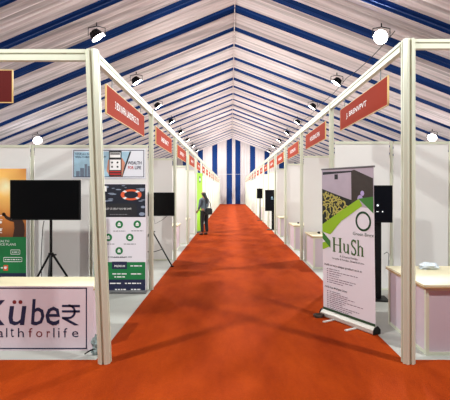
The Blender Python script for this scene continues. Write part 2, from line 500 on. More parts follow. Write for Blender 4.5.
# small things lying on counters
def crumple(name, r, m, seed, sz=(1, .7, .5)):
    rr = random.Random(seed); mb = MB(); n, k = 14, 8
    for i in range(k + 1):
        th = PI * i / k
        for j in range(n):
            f = rr.uniform(.6, 1.15) if 0 < i < k else 1
            a = 2 * PI * j / n
            z = math.cos(th) * f
            mb.v.append((r*sz[0]*math.sin(th)*math.cos(a)*f, r*sz[1]*math.sin(th)*math.sin(a)*f, max(0.0, r*sz[2]*(z + .55))))
    for i in range(k):
        for j in range(n): mb.face([i*n+j, i*n+(j+1)%n, (i+1)*n+(j+1)%n, (i+1)*n+j])
    return mb.build(name, m)
PLAST = mat('clear_wrap', (206, 212, 222), .2, bump=(30, .5))
o = crumple('plastic_bag', .125, PLAST, 4, (1.1, .7, .42)); o.location = (2.43, 5.12, .731)
tag(o, 'crumpled clear plastic bag lying on the cream counter top', 'bag')
o = crumple('cloth_bundle', .085, mat('grey_cloth', (132, 146, 146), .7, bump=(18, .4)), 9, (.8, .7, 1.5)); o.location = (-1.385, 4.32, .006)
tag(o, 'crumpled grey plastic bundle at the foot of the left corner post', 'bundle')
mb = MB().tube([(-1.50 + .03*i, 4.28 - .015*math.sin(i*1.1), .016 + .05*max(0, math.sin(i*.5))) for i in range(9)], .008, 6)
tag(mb.build('cable', BLACK), 'short black cable beside the grey bundle under the counter', 'cable')
mb = MB()
for i in range(3):
    mb.tube([(.055*math.cos(a*.7 + i)*(1+.1*i), .04*math.sin(a*.7 + i), .012 + .011*i) for a in range(10)], .011, 6)
o = mb.build('strap_coil', mat('brown_strap', (58, 40, 28), .8)); o.location = (1.165, 5.55, .006)
tag(o, 'small dark brown coil on the carpet left of the roll-up banner base', 'strap')
for (x, y, w) in ((2.0, 9.5, 'second'), (1.98, 12.3, 'third')):
    mb = MB().prism([(-.06, 0), (.06, 0), (.06, .02), (-.02, .045), (-.06, .03)], 'x', -.02, .02)
    o = mb.build('stapler', BLACK); o.location = (x, y, .711)
    tag(o, 'tiny dark object on the counter in the %s right stall' % w, 'stapler')

# ------------------------------------------------------------------ cloth banner on the left counter
bt = thing('counter_banner', 'pale cloth banner with dark blue lettering hung on the left counter', 'banner', (-2.71, 4.404, 0))
S2 = 4.41 / F
def bu(x): return (x - 231) * S2 + 2.71
def bv(y): return EYE + (190 - y) * S2
mb = MB(); n = 50
u0, u1, v0, v1 = -.03, bu(93.5), bv(353.5), bv(286.2)
rows = [0, .25, .5, .75, 1]
for i in range(n + 1):
    u = u0 + (u1 - u0) * i / n
    for r in rows:
        wv = .0008 * math.sin(u * 9) * (1 - r) + .0004 * math.sin(u * 23 + r * 3)
        mb.v.append((u, .006 + wv, v0 + (v1 - v0) * r))
for i in range(n):
    for r in range(4): mb.face([i*5 + r, (i+1)*5 + r, (i+1)*5 + r + 1, i*5 + r + 1])
CLOTH_K = mat('banner_cloth', (218, 198, 206), .7, noise=(2.5, .10))
mb.build('cloth', CLOTH_K, bt, smooth=True)
mb = MB(); e = .012; w = .0042
a0, a1, b0, b1 = -.0 + .03, bu(87), bv(349), bv(287.5)
rect(mb, a0, a1, b1 - e, b1, w); rect(mb, a0, a1, b0, b0 + e, w); rect(mb, a0, a0 + e, b0, b1, w); rect(mb, a1 - e, a1, b0, b1, w)
mb.build('border', NAVY, bt)
lettering('lettering', 'K', bu(-15), bu(5), bv(325), bv(300), w, NAVY, bt, shear=.12, weight=.006)
lettering('lettering', 'u', bu(8.5), bu(26.5), bv(325.4), bv(306), w, NAVY, bt, shear=.12, weight=.006)
lettering('lettering', 'b', bu(31), bu(44.5), bv(325.4), bv(299), w, NAVY, bt, shear=.08, weight=.006)
lettering('lettering', 'e', bu(45.5), bu(60), bv(325.4), bv(306.5), w, NAVY, bt, shear=.08, weight=.006)
mb = MB(); disc(mb, bu(14.5), bv(302), .021, w); disc(mb, bu(20.5), bv(302), .021, w); mb.build('umlaut', DARKRED, bt)
mb = MB()                                        # rupee sign
rect(mb, bu(62), bu(80), bv(307), bv(304.8), w); rect(mb, bu(62), bu(80), bv(312.4), bv(310.2), w)
mb.poly([(bu(62), w, bv(318.6)), (bu(65.5), w, bv(317.6)), (bu(79), w, bv(325)), (bu(74.5), w, bv(325.4))])
ring(mb, bu(68.5), bv(311.6), .055, .078, w, 0, 14, 1, -PI/2, PI/2); rect(mb, bu(62), bu(68.5), bv(319), bv(316.8), w)
mb.build('rupee_sign', NAVY, bt)
x = -20.0
word = [('w', -19.5, -12), ('e', -10, -4.5), ('a', -2, 3.5), ('l', 6.2, 7.4), ('t', 10.5, 14), ('h', 18, 24)]
for ch, p, q in word: lettering('lettering', ch, bu(p), bu(q), bv(337.2), bv(331 if ch in 'wea' else 328), w, NAVY, bt)
for ch, p, q in (('f', 28.6, 32.4), ('o', 36, 42.5), ('r', 46.8, 50)): lettering('lettering', ch, bu(p), bu(q), bv(337.2), bv(331 if ch != 'f' else 328), w, DARKRED, bt)
for ch, p, q in (('l', 53.3, 54.5), ('i', 58.2, 59.6), ('f', 63.5, 67.4), ('e', 72, 78.5)): lettering('lettering', ch, bu(p), bu(q), bv(337.2), bv(331 if ch == 'e' else 328), w, NAVY, bt)

# ------------------------------------------------------------------ televisions on stands
def make_tv(t, w, h, z, marks=False):
    MB().box(-w/2, w/2, -.02, .03, z, z + h).build('casing', BLACK, t, bevel=.006)
    MB().box(-w/2 + .018, w/2 - .018, -.0225, -.0205, z + .022, z + h - .018).build('screen', SCREEN, t)
    MB().box(-.16, .16, .031, .075, z + h*.3, z + h*.7).build('wall_bracket', BLACKM, t)
    MB().box(-w/2 + .02, -w/2 + .035, -.024, -.0226, z + .01, z + .016).build('indicator', GREY, t)
def make_tripod(t, ztop, hub, foot, r=.45, angs=(-90, 30, 150)):
    MB().tube([(0, .05, ztop), (0, .05, foot)], .02, 12).build('pole', BLACKM, t)
    mb = MB().tube([(0, .05, hub + .03), (0, .05, hub - .03)], .038, 14)
    mb.tube([(.03, .05, hub), (.08, .05, hub)], .012, 8).build('hub', BLACK, t)
    MB().tube([(0, .05, foot + .03), (0, .05, foot - .03)], .032, 14).build('collar', BLACK, t)
    for d in angs:
        c, s = math.cos(math.radians(d)), math.sin(math.radians(d))
        lg = MB().tube([(c*.035, .05 + s*.035, hub - .01), (c*r, .05 + s*r, .015)], .016, 10).build('leg', BLACKM, t)
        MB().tube([(c*(r-.03), .05 + s*(r-.03), .018), (c*(r+.03), .05 + s*(r+.03), .017)], .017, 10).build('rubber_foot', BLACK, lg)
        MB().tube([(c*.02, .05 + s*.02, foot + .0), (c*r*.52, .05 + s*r*.52, hub*.50)], .008, 8).build('brace', BLACKM, t)
cx = (45.5 - 231) * 6.2 / F
t = thing('television', 'large black television on a tripod stand in the left corner stall', 'television', (cx, 6.2, 0))
make_tv(t, 1.04, .595, at(0, 220, 6.2).z)
t2 = thing('tripod_stand', 'black tripod stand under the large television behind the left counter', 'stand', (cx + .03, 6.27, 0))
make_tripod(t2, at(0, 200, 6.2).z, at(0, 256, 6.2).z, .30, .46, (-75, 48, 165))
mb = MB().tube([at(44, 221, 6.25), at(43, 226, 6.3), at(42, 240, 6.35), at(41, 262, 6.4), at(42, 285, 6.4)], .006, 6)
tag(mb.build('cable', BLACK), 'thin black cable hanging down from the large television', 'cable')

t = thing('television', 'black television on a tripod in the second left stall', 'television', ((159.5 - 231) * 9.2 / F, 9.2, 0), .12)
make_tv(t, .66, .52, at(0, 216, 9.2).z)
t2 = thing('tripod_stand', 'black tripod stand with wide spread legs in the second left stall', 'stand', ((151 - 231) * 9.3 / F, 9.32, 0))
make_tripod(t2, 1.5, at(0, 232, 9.3).z, .30, .52, (-20, 100, 215))
mb = MB().tube([at(153, 214, 9.26), at(155, 224, 9.26), at(163, 219.5, 9.26), at(169, 214, 9.26)], .005, 6)
tag(mb.build('cable', BLACK), 'thin cable looping below the television in the second left stall', 'cable')

# right: display on a slab pole behind the roll-up banner
px_ = (376 - 231) * 6.45 / F
t = thing('television', 'dark screen on a black floor stand behind the roll-up banner', 'television', (px_, 6.45, 0), -.10)
zb = at(0, 222.5, 6.45).z
MB().box(-.30, .245, -.02, .035, zb, zb + .575).build('casing', BLACK, t, bevel=.006)
MB().box(-.28, .228, -.0225, -.0205, zb + .02, zb + .555).build('screen', mat('blue_black_screen', (7, 8, 14), .3, emit=.2, spec=.12), t)
mb = MB(); disc(mb, .02, zb + .265, .016, -.024, 0, 12); rect(mb, .0, .035, zb + .165, zb + .174, -.024); rect(mb, .085, .10, zb + .16, zb + .178, -.024)
mb.build('screen_logo', mat('screen_white', (220, 225, 230), .4, emit=.7), t)
mb = MB().box(-.07, .09, .036, .075, .02, zb + .3); mb.build('pole', BLACK, t, bevel=.004)
MB().box(-.16, .18, -.12, .22, 0, .02).build('base', BLACK, t, bevel=.004)
mb = MB().tube([at(384, 254, 6.7), at(387, 252, 6.8), at(389, 254, 7.0), at(388, 268, 7.0)], .005, 6)
tag(mb.build('cable', BLACK), 'thin black cable looping beside the screen stand', 'cable')

# portrait kiosk further down the right row
t = thing('display_kiosk', 'tall dark portrait display kiosk by the aisle in the fifth right stall', 'kiosk', (1.68, 17.75, .006))
MB().box(-.23, .23, -.03, .05, .80, 1.70).build('casing', BLACK, t, bevel=.01)
MB().box(-.20, .20, -.034, -.031, .84, 1.66).build('screen', mat('blue_black_screen', (7, 8, 14), .3), t)
MB().box(.05, .19, .0, .05, .02, .80).build('pole', BLACK, t)
MB().box(-.15, .26, -.18, .2, .0, .02).build('base', BLACK, t, bevel=.005)
mb = MB(); disc(mb, .06, 1.38, .035, -.036); rect(mb, .02, .12, 1.30, 1.325, -.036); mb.build('screen_logo', mat('screen_grey', (120, 150, 170), .4, emit=.4), t)
t = thing('display_kiosk', 'small dark screen in the seventh right stall beyond the kiosk', 'kiosk', (1.60, 23.2, .006))
MB().box(-.16, .18, -.03, .03, 1.22, 1.78).build('casing', BLACK, t); MB().box(.0, .05, .0, .04, .02, 1.22).build('pole', BLACK, t)
MB().box(-.15, .2, -.15, .15, 0, .02).build('base', BLACK, t); MB().box(-.14, .16, -.033, -.031, 1.24, 1.76).build('screen', SCREEN, t)

# ------------------------------------------------------------------ standees and posters, left corner stall
# orange and green standee at the left edge
px = 6.75 / F
def su(x): return (x - 231) * px
def sv(y): return EYE + (190 - y) * px
t = thing('standee', 'tall orange and green insurance standee with a figure silhouette, far left', 'standee', (su(-8), 6.75, 0))
def U(x): return su(x) - su(-8)
W0, W1 = U(-43), U(27)
ob = MB().box(W0, W1, .0, .006, .06, sv(168)).build('sheet', mat('standee_back', (226, 222, 224), .5), t)
# sunset print
m = bpy.data.materials.new('sunset_print'); m.use_nodes = True; nt = m.node_tree; b = nt.nodes['Principled BSDF']; b.inputs['Roughness'].default_value = .5
tc = nt.nodes.new('ShaderNodeTexCoord'); vm = nt.nodes.new('ShaderNodeVectorMath'); vm.operation = 'DISTANCE'
vm.inputs[1].default_value = (U(6), -.003, sv(186))
nz = nt.nodes.new('ShaderNodeTexNoise'); nz.inputs['Scale'].default_value = 3
ad = nt.nodes.new('ShaderNodeMath'); ad.operation = 'MULTIPLY_ADD'; ad.inputs[1].default_value = .25
rp = nt.nodes.new('ShaderNodeValToRGB'); el = rp.color_ramp.elements
el[0].position = .12; el[0].color = (*srgb((255, 246, 200)), 1); el[1].position = 1; el[1].color = (*srgb((120, 58, 26)), 1)
e_ = el.new(.28); e_.color = (*srgb((252, 196, 104)), 1); e_ = el.new(.62); e_.color = (*srgb((220, 132, 58)), 1)
nt.links.new(tc.outputs['Object'], vm.inputs[0]); nt.links.new(tc.outputs['Object'], nz.inputs['Vector'])
nt.links.new(nz.outputs['Fac'], ad.inputs[0]); nt.links.new(vm.outputs['Value'], ad.inputs[2])
nt.links.new(ad.outputs[0], rp.inputs[0]); nt.links.new(rp.outputs[0], b.inputs['Base Color'])
mb = MB(); rect(mb, W0, W1 - .012, sv(237), sv(168.6), -.003); mb.build('sunset_picture', m, t)
mb = MB(); rect(mb, W0, W1 - .012, sv(273), sv(237), -.003); mb.build('green_field', GREENP, t)
mb = MB(); rect(mb, W0, W1 - .012, .07, sv(273), -.003); mb.build('navy_field', NAVY, t)
BR = mat('silhouette_print', (52, 26, 16), .6)
mb = MB(); q = [(13, 237), (14.5, 228), (14, 222), (10, 221), (6, 219), (3.2, 215.5), (3, 213.5), (5, 213.8), (8, 216.6), (12, 218), (15, 216.5), (19, 216), (22, 218.5), (24.5, 224), (25, 231), (24, 237)]
mb.poly([(U(a), -.005, sv(c)) for a, c in q]); disc(mb, U(4), sv(214.3), .030, -.005); disc(mb, U(18.2), sv(213), .048, -.005)
mb.build('silhouette', BR, t)
lettering('lettering', 'YOUR HEALTH\nINSURANCE PLANS', U(-14), U(16), sv(245.5), sv(240), -.005, WHITEP, t)
mb = MB()
for (a, c) in ((-16, 252), (11, 252), (4, 259.5)):
    l = 9 if c < 255 else 18
    for d in (-1, 1): rect(mb, U(a), U(a + l), sv(c + d*2.1 + .25), sv(c + d*2.1 - .25), -.005)
    rect(mb, U(a) - .004, U(a) + .002, sv(c + 2.2), sv(c - 2.2), -.005); rect(mb, U(a + l) - .002, U(a + l) + .004, sv(c + 2.2), sv(c - 2.2), -.005)
    words_bar(mb, U(a + 1.2), U(a + l - 1.2), sv(c + .5), .014, -.005)
words_bar(mb, U(-6), U(3), sv(268.4), .022, -.005)
for y in (216, 220, 229, 233): words_bar(mb, U(-3), U(2.6), sv(y), .012, -.005)
disc(mb, U(.8), sv(222.2), .022, -.005); disc(mb, U(.8), sv(230), .02, -.005)
mb.build('small_print', WHITEP, t)
mb = MB(); rect(mb, U(3.8), U(8.2), sv(270.6), sv(265), -.006); mb.build('logo_patch', ORANGEP, t)
mb = MB(); disc(mb, U(5.6), sv(267.6), .022, -.0075); rect(mb, U(5.9), U(7.4), sv(267.4), sv(266.6), -.0075); mb.build('logo_mark', WHITEP, t)
MB().box(W0, W1, -.03, .07, 0, .06).build('base', GREY, t, bevel=.006)
MB().tube([(0, .03, .06), (0, .03, sv(168))], .01, 8).build('rear_pole', GREY, t)

# wall poster WEALTH FOR LIFE
px7 = 7.07 / F
t = thing('wall_poster', 'wide phone poster reading wealth for life high on the partition', 'poster', ((108.5 - 231) * px7, 7.1 - .009, EYE + (190 - 163.5) * px7))
def U(x): return (x - 108.5) * px7
def V(y): return (163.5 - y) * px7
MB().box(U(72), U(145.3), -.012, -.001, V(178.5), V(149)).build('board', mat('poster_white', (226, 226, 234), .45), t)
mb = MB(); w = -.014; e = .011
for a in ((U(73.2), U(144), V(150.6), V(150.6) + e), (U(73.2), U(144), V(177.2), V(177.2) + e), (U(73.2), U(73.2) + e, V(177.2), V(150.6)), (U(144) - e, U(144), V(177.2), V(150.6))): rect(mb, *a, w)
mb.build('border', NAVY, t)
m_sky = mat('pale_blue_print', (168, 202, 222), .5, noise=(9, .28))
mb = MB(); mb.poly([(U(74), w, V(176.5)), (U(122), w, V(176.5)), (U(131), w, V(151.5)), (U(74), w, V(151.5))]); mb.build('city_picture', m_sky, t)
mb = MB()
for (a, b_, c) in ((80, 84, 168), (84.5, 87, 164), (87.5, 91, 166), (92, 97, 169), (76, 79.5, 171)): rect(mb, U(a), U(b_), V(176.5), V(c), w - .001)
mb.build('tower_picture', mat('grey_blue_print', (120, 132, 152), .6, noise=(30, .4)), t)
mb = MB(); mb.poly([(U(120.8), w-.001, V(176.8)), (U(122.4), w-.001, V(176.8)), (U(131.2), w-.001, V(151.4)), (U(129.6), w-.001, V(151.4))]); mb.build('slash', INK, t)
mb = MB(); mb.poly([(U(106.5), w-.002, V(171)), (U(108), w-.002, V(160)), (U(111), w-.002, V(157)), (U(122), w-.002, V(158)), (U(125), w-.002, V(163)), (U(122), w-.002, V(176.5)), (U(110), w-.002, V(176.5))])
mb.build('hand_picture', mat('skin_print', (206, 138, 112), .6), t)
mb = MB(); rect(mb, U(108.8), U(121.5), V(176.2), V(150.8), w-.003); mb.build('phone_picture', INK, t)
mb = MB(); rect(mb, U(109.6), U(120.7), V(170), V(159.6), w-.004); rect(mb, U(109.8), U(120.5), V(157.5), V(152.6), w-.004); mb.build('phone_screen', WHITEP, t)
mb = MB()
for a in (112, 117.5):
    for c in (162.5, 166.8): q_ = MB(); disc(q_, U(a), V(c), .017, w-.005, 0, 10); q_.build('phone_icon', INK, t)
rect(mb, U(110.2), U(120), V(154.6), V(153.2), w-.005)
mb.build('phone_title_bar', INK, t)
mb = MB(); rect(mb, U(109.6), U(120.7), V(172.2), V(171), w-.005); rect(mb, U(109.6), U(120.7), V(174.8), V(173.4), w-.005); mb.build('phone_bars', REDP, t)
lettering('lettering', 'WEALTH', U(127.5), U(141.5), V(164.4), V(161.2), w-.002, NAVY, t, weight=.015)
lettering('lettering', 'FOR', U(128), U(133.6), V(169.2), V(166), w-.002, REDP, t, weight=.015)
lettering('lettering', 'LIFE', U(134.8), U(141), V(169.2), V(166), w-.002, NAVY, t, weight=.015)
lettering('lettering', 'YOUR ALL IN ONE\nWEALTH MANAGEMENT APP', U(75), U(106), V(158), V(153), w-.002, NAVY, t, weight=.01)

# life ring standee
px = 6.86 / F
t = thing('standee', 'standee with life ring picture and green round icons behind the left post', 'standee', ((119.5 - 231) * px, 6.86, 0))
def U(x): return (x - 119.5) * px
def V(y): return EYE + (190 - y) * px
MB().box(U(93), U(146), 0, .006, .05, V(183.5)).build('sheet', WHITEV, t)
sea = mat('dark_sea_print', (20, 26, 44), .5, noise=(8, .5)); w = -.003
mb = MB(); rect(mb, U(93.6), U(145.4), V(217), V(184.2), w); mb.build('sea_picture', sea, t)
mb = MB(); rr = random.Random(5)
for i in range(26):
    a, c = rr.uniform(96, 144), rr.uniform(185.5, 202); r = rr.uniform(.012, .04)
    if 119 < a < 143 and 189 < c < 201: continue
    disc(mb, U(a), V(c), r * 1.8, w - .0015, 0, 7, r * .35)
for (a, c, r) in ((142, 190, .04), (143, 207, .035), (107, 187, .03), (142, 214, .05)): disc(mb, U(a), V(c), r, w - .001, 0, 9, r * .6)
mb.build('foam_picture', mat('foam_print', (140, 150, 172), .6), t)
mb = MB(); ring(mb, U(131.2), V(194.8), .115, .172, w - .003, 0, 32, .52); mb.build('life_ring_picture', ORANGEP, t)
mb = MB()
for a in (.25*PI, .75*PI, 1.25*PI, 1.75*PI): ring(mb, U(131.2), V(194.8), .113, .174, w - .004, 0, 4, .52, a - .16, a + .16)
mb.build('ring_bands', WHITEP, t)
mb = MB(); x_a, x_b, y_a, y_b = U(104.5), U(137), V(216.5), V(203.5); rr_ = .05
mb.poly([(x_a, w-.005, y_a), (x_b, w-.005, y_a), (x_b, w-.005, y_b - rr_), (x_b - rr_*.3, w-.005, y_b - rr_*.3), (x_b - rr_, w-.005, y_b), (x_a, w-.005, y_b)])
mb.build('caption_box', INK, t)
lettering('lettering', 'LET US HELP YOU BE SAFE', U(106), U(131.5), V(209.6), V(207.8), w-.007, WHITEP, t)
mb = MB(); words_bar(mb, U(110), U(128), V(214.8), .012, w-.007); mb.build('small_print', GREYP, t)
mb = MB(); rect(mb, U(102.5), U(106.8), V(191.5), V(186), w-.004); mb.build('logo_patch', WHITEP, t)
mb = MB(); mb2 = MB(); mb3 = MB()
for (a, c) in ((119.3, 224.4), (137.3, 224.2), (108.4, 237.4), (129.8, 237.4), (119.2, 250.8)):
    mi_ = MB(); disc(mi_, U(a), V(c), .062, w, 0, 20); mi_.build('round_icon', GREENP, t)
    rect(mb2, U(a - 1.6), U(a + 1.6), V(c + 1.6), V(c + .2), w-.002); mb2.poly([(U(a - 2), w-.002, V(c - .1)), (U(a + 2), w-.002, V(c - .1)), (U(a), w-.002, V(c - 2.2))])
    words_bar(mb3, U(a - 6), U(a + 6) , V(c + 7), .012, w)
mb2.build('icon_marks', WHITEP, t)
words_bar(mb3, U(108), U(132), V(257.4), .014, w); mb3.build('captions', GREYP, t)
mb = MB(); rect(mb, U(93.6), U(145.4), V(280), V(262), w); mb.build('green_field', GREENP, t)
mb = MB(); rect(mb, U(93.6), U(145.4), V(292), V(279.4), w-.001); rect(mb, U(112), U(127), V(269), V(261.6), w-.001); mb.build('navy_field', NAVY, t)
lettering('lettering', 'PREMIUM', U(114.5), U(125), V(267), V(265), w-.003, WHITEP, t, weight=.02)
mb = MB()
for (a, b_, c) in ((130.5, 142, 266), (112.5, 127, 274), (131, 142, 274), (114.5, 125, 277), (110, 121, 283.4), (125, 127, 283.4), (128, 141, 283.4), (115, 126, 289.5), (131, 141, 289.5), (95, 106, 266), (95, 106, 274)):
    words_bar(mb, U(a), U(b_), V(c + .4), .018, w-.003)
mb.build('white_print_lines', WHITEP, t)
MB().box(U(93) - .01, U(146) + .01, -.05, .05, 0, .055).build('base', GREY, t, bevel=.01)
MB().tube([(0, .02, .05), (0, .02, V(183.5))], .009, 8).build('rear_pole', GREY, t)

# ------------------------------------------------------------------ HuSh roll-up banner
A = Vector((1.255, 5.66, .006)); B = Vector((1.70, 4.90, .006)); d = B - A; Wb = d.length; rz = math.atan2(d.y, d.x)
t = thing('roll_up_banner', 'white and green roll-up banner leaning by the right front post on the carpet edge', 'banner', A, rz)
H0, H1 = .075, 1.965
lean = -.03
def LB(u, v, w=0): return (u + lean * (v - H0) / (H1 - H0) * (1 if True else 0), w, v)
mb = MB(); n = 16
for i in range(n + 1):
    for j in range(9):
        u = Wb * i / n; v = H0 + (H1 - H0) * j / 8
        mb.v.append((u * 1.0 + lean * j / 8, .001 * math.sin(u * 16) * math.sin(PI * j / 8), v))
for i in range(n):
    for j in range(8): mb.face([i*9+j, (i+1)*9+j, (i+1)*9+j+1, i*9+j+1])
mb.build('sheet', WHITEV, t, smooth=True)
# print area: u 0..1, v 0..1 (bottom to top)
def pq(mb, pts, w, mi=0): mb.poly([LB(u * Wb, H0 + v * (H1 - H0), w) for u, v in pts], mi)
w = -.0020
PH1 = mat('room_print', (186, 172, 186), .5, noise=(6, .2))
mb = MB(); pq(mb, [(0, .8), (0, 1), (1, 1), (1, .74), (.6, .75)], w); mb.build('interior_picture', PH1, t)
mb = MB(); pq(mb, [(.60, .76), (.60, .985), (.66, .99), (.99, .93), (.99, .74), (.72, .79)], w - .0004); mb.build('curtain_picture', mat('brown_print', (58, 48, 42), .6, noise=(14, .4)), t)
mb = MB(); pq(mb, [(.27, .93), (.34, .93), (.34, .965), (.27, .965)], w - .0004); pq(mb, [(.02, .965), (.62, .975), (.62, .985), (.02, .985)], w - .0004); mb.build('lamp_picture', INK, t)
mb = MB()
for (a, c, r) in ((.76, .80, .05), (.80, .835, .035), (.72, .775, .03)): pq(mb, [(a + r*math.cos(k*PI/4), c + r*.5*math.sin(k*PI/4)) for k in range(8)], w - .0008)
mb.build('flower_picture', mat('lilac_print', (180, 160, 210), .6), t)
# dark field of curly yellow pattern
mb = MB(); pq(mb, [(0, .59), (0, .865), (.35, .82), (.60, .79), (.60, .74), (.25, .66)], w - .0008); mb.build('dark_field', mat('black_green_print', (22, 30, 24), .6, noise=(6, .3)), t)
mb = MB(); rr = random.Random(11)
def in_field(u, v): return .01 < u < .6 and v < .86 - u * .14 and v > .60 + u * .24
for k in range(70):
    u, v = rr.uniform(.02, .58), rr.uniform(.60, .86); a = rr.uniform(0, 6.28); r = rr.uniform(.018, .035)
    prev = None
    for s in range(9):
        a += rr.choice((.55, .55, -.4)); u2, v2 = u + r*math.cos(a)*1.1, v + r*math.sin(a)*.5
        if not (in_field(u, v) and in_field(u2, v2)): break
        du, dv = (v2 - v) * 1.9, -(u2 - u) * .48; L_ = math.hypot(du / 1.9 * 2, dv * 2) or 1
        q = .008
        nn = Vector((-(v2 - v) * 2.1, (u2 - u))).normalized()
        pq(mb, [(u - nn.x*q, v - nn.y*q*.48), (u2 - nn.x*q, v2 - nn.y*q*.48), (u2 + nn.x*q, v2 + nn.y*q*.48), (u + nn.x*q, v + nn.y*q*.48)], w - .0012)
        u, v = u2, v2
mb.build('curl_pattern', mat('yellow_print', (196, 184, 96), .6), t)
# green chevrons
mb = MB(); pq(mb, [(0, .558), (0, .61), (.38, .71), (.74, .80), (.80, .755), (.40, .645), (.17, .545)], w - .0016); pq(mb, [(0, .48), (0, .43), (.17, .462), (.17, .50)], w - .0016); mb.build('lime_band', LGREEN, t)
mb = MB(); pq(mb, [(.73, .80), (.99, .815), (.99, .71)], w - .0020); mb.build('green_band', mat('mid_green_print', (60, 122, 44), .6), t)
mb = MB(); pq(mb, [(0, .56), (0, .51), (.17, .45), (.17, .50)], w - .0020); mb.build('green_band', MATS['mid_green_print'], t)
mb = MB()
pw, hh = Wb, H1 - H0
cu_, cv_ = .81, .655
for k in range(36):
    a, b_ = 2*PI*k/36, 2*PI*(k+1)/36
    pq(mb, [(cu_ + r_*math.cos(q_)*1.0, cv_ + r_*math.sin(q_)*pw/hh) for r_, q_ in ((.108, a), (.138, a), (.138, b_), (.108, b_))], w - .0016)
mb.build('ring_logo', DGREEN, t)
def bl(name, s, ua, ub, va, vb, m, shear=0, weight=0):
    k = lean * ((va + vb) / 2)
    lettering(name, s, ua * Wb + k, ub * Wb + k, H0 + va * hh, H0 + vb * hh, w - .0016, m, t, shear, weight)
bl('lettering', 'Green Bricx',   .62, .99, .560, .582, DGREEN)
# HuSh in seriffed capitals, drawn as strokes
HG = mat('hush_green', (66, 104, 50), .6)
mb = MB()
def st(u0, v0, u1, v1, th):   # stroke in banner units, th = width in u
    u0, u1 = .215 + (u0 - .235) * .89, .215 + (u1 - .235) * .89; v0, v1 = v0 + .105, v1 + .105
    dx, dy = (u1 - u0) * pw, (v1 - v0) * hh; L_ = math.hypot(dx, dy); nx_, ny_ = -dy / L_ * th / 2, dx / L_ * th / 2
    pq(mb, [(u0 + nx_, v0 + ny_*pw/hh), (u1 + nx_, v1 + ny_*pw/hh), (u1 - nx_, v1 - ny_*pw/hh), (u0 - nx_, v0 - ny_*pw/hh)], w - .0016)
vb_, vt_ = .325, .42
for uu in (.27, .41): st(uu, vb_, uu, vt_, .034); st(uu - .035, vb_, uu + .035, vb_, .010); st(uu - .035, vt_, uu + .035, vt_, .010)
st(.27, .373, .41, .373, .012)
vx = .388
st(.50, vx, .50, .342, .028); st(.475, vx, .505, vx, .010); st(.585, vx, .585, vb_, .028); st(.56, vx, .59, vx, .010); st(.58, vb_, .61, vb_, .010)
st(.50, .345, .53, .328, .020); st(.53, .328, .58, .340, .014)
S_ = [(.745, .408), (.715, .421), (.68, .418), (.66, .402), (.668, .386), (.70, .374), (.735, .362), (.748, .346), (.735, .330), (.70, .323), (.66, .336)]
for p, q in zip(S_, S_[1:]): st(*p, *q, .026)
st(.66, .323, .66, .348, .010); st(.75, .424, .75, .40, .010)
st(.80, vb_, .80, .424, .028); st(.775, .424, .81, .424, .010); st(.77, vb_, .83, vb_, .010)
st(.80, .372, .835, .388, .014); st(.835, .389, .875, .380, .018); st(.88, .382, .88, vb_, .028); st(.855, vb_, .91, vb_, .010)
mb.build('large_letters', HG, t)
bl('lettering', 'A Virtual & Flexible', .36, .70, .398, .411, INK)
bl('lettering', 'Versatile & Portable, Shield & Home', .20, .82, .374, .389, INK)
bl('lettering', 'HuSh is very unique product as it is:', .04, .78, .318, .337, INK, weight=.01)
bl('lettering', 'HuSh has Multiple Uses:', .04, .50, .163, .180, INK, weight=.01)
mb = MB(); rr = random.Random(2)
def line(v, l):
    pq(mb, [(.09, v), (.115, v), (.115, v + .006), (.09, v + .006)], w - .0016)
    u = .14
    while u < l:
        q = min(l, u + rr.uniform(.02, .08)); pq(mb, [(u, v + .001), (q, v + .001), (q, v + .0055), (u, v + .0055)], w - .0016); u = q + .012
for i, l in enumerate((.36, .70, .38, .34, .66, .60, .42)): line(.298 - i * .0155, l)
for i, l in enumerate((.36, .52, .64, .50, .80, .46, .40, .72, .60, .52)): line(.142 - i * .0130, l)
mb.build('small_print', mat('print_plum', (120, 96, 116), .6), t)
MB().tube([(lean - .005, 0, H1 + .008), (Wb + lean + .012, 0, H1 + .008)], .012, 10).build('top_bar', GREY, t)
MB().prism([(-.055, .012), (-.045, .0), (.05, 0), (.06, .02), (.045, .075), (.01, .09), (-.02, .082), (-.05, .05)], 'x', -.01, Wb + .015).build('base_case', mat('silver_case', (206, 200, 192), .35, .4), t)
mb = MB(); pq(mb, [(0, .0), (0, .022), (1, .022), (1, .0)], w - .005); mb.build('bottom_strip', mat('dark_strip', (40, 70, 44), .6), t)
for u in (.26, .69):
    MB().box(u * Wb, u * Wb + .035, -.23, .02, .0, .014).build('swing_foot', mat('silver_foot', (214, 212, 208), .35, .4), t, bevel=.003)
for u in (-.012, Wb + .015): MB().prism([(-.058, .0), (.062, .0), (.062, .05), (.02, .094), (-.03, .088), (-.058, .05)], 'x', u - .006, u + .006).build('end_cap', BLACK, t)
MB().tube([(Wb/2, .03, .05), (Wb/2 + lean/2, .015, H1 - .02)], .009, 8).build('rear_pole', GREY, t)

# ------------------------------------------------------------------ lime standee with person
a, b_ = Vector((-1.335, 16.45, .006)), Vector((-1.175, 17.2, .006)); d = b_ - a
t = thing('standee', 'bright lime green standee by the aisle behind the standing person', 'standee', a, math.atan2(d.y, d.x))
LIME = mat('lime_sheet', (150, 214, 24), .5)
MB().box(0, d.length, 0, .008, .06, 2.38).build('sheet', LIME, t)
MB().box(-.01, d.length + .01, -.05, .06, 0, .06).build('base', GREY, t, bevel=.008)
mb = MB(); disc(mb, .38, 2.12, .14, -.003, 0, 20); mb.build('round_logo', DGREEN, t)
mb = MB(); disc(mb, .38, 2.12, .08, -.005, 0, 16); mb.build('logo_centre', WHITEP, t)

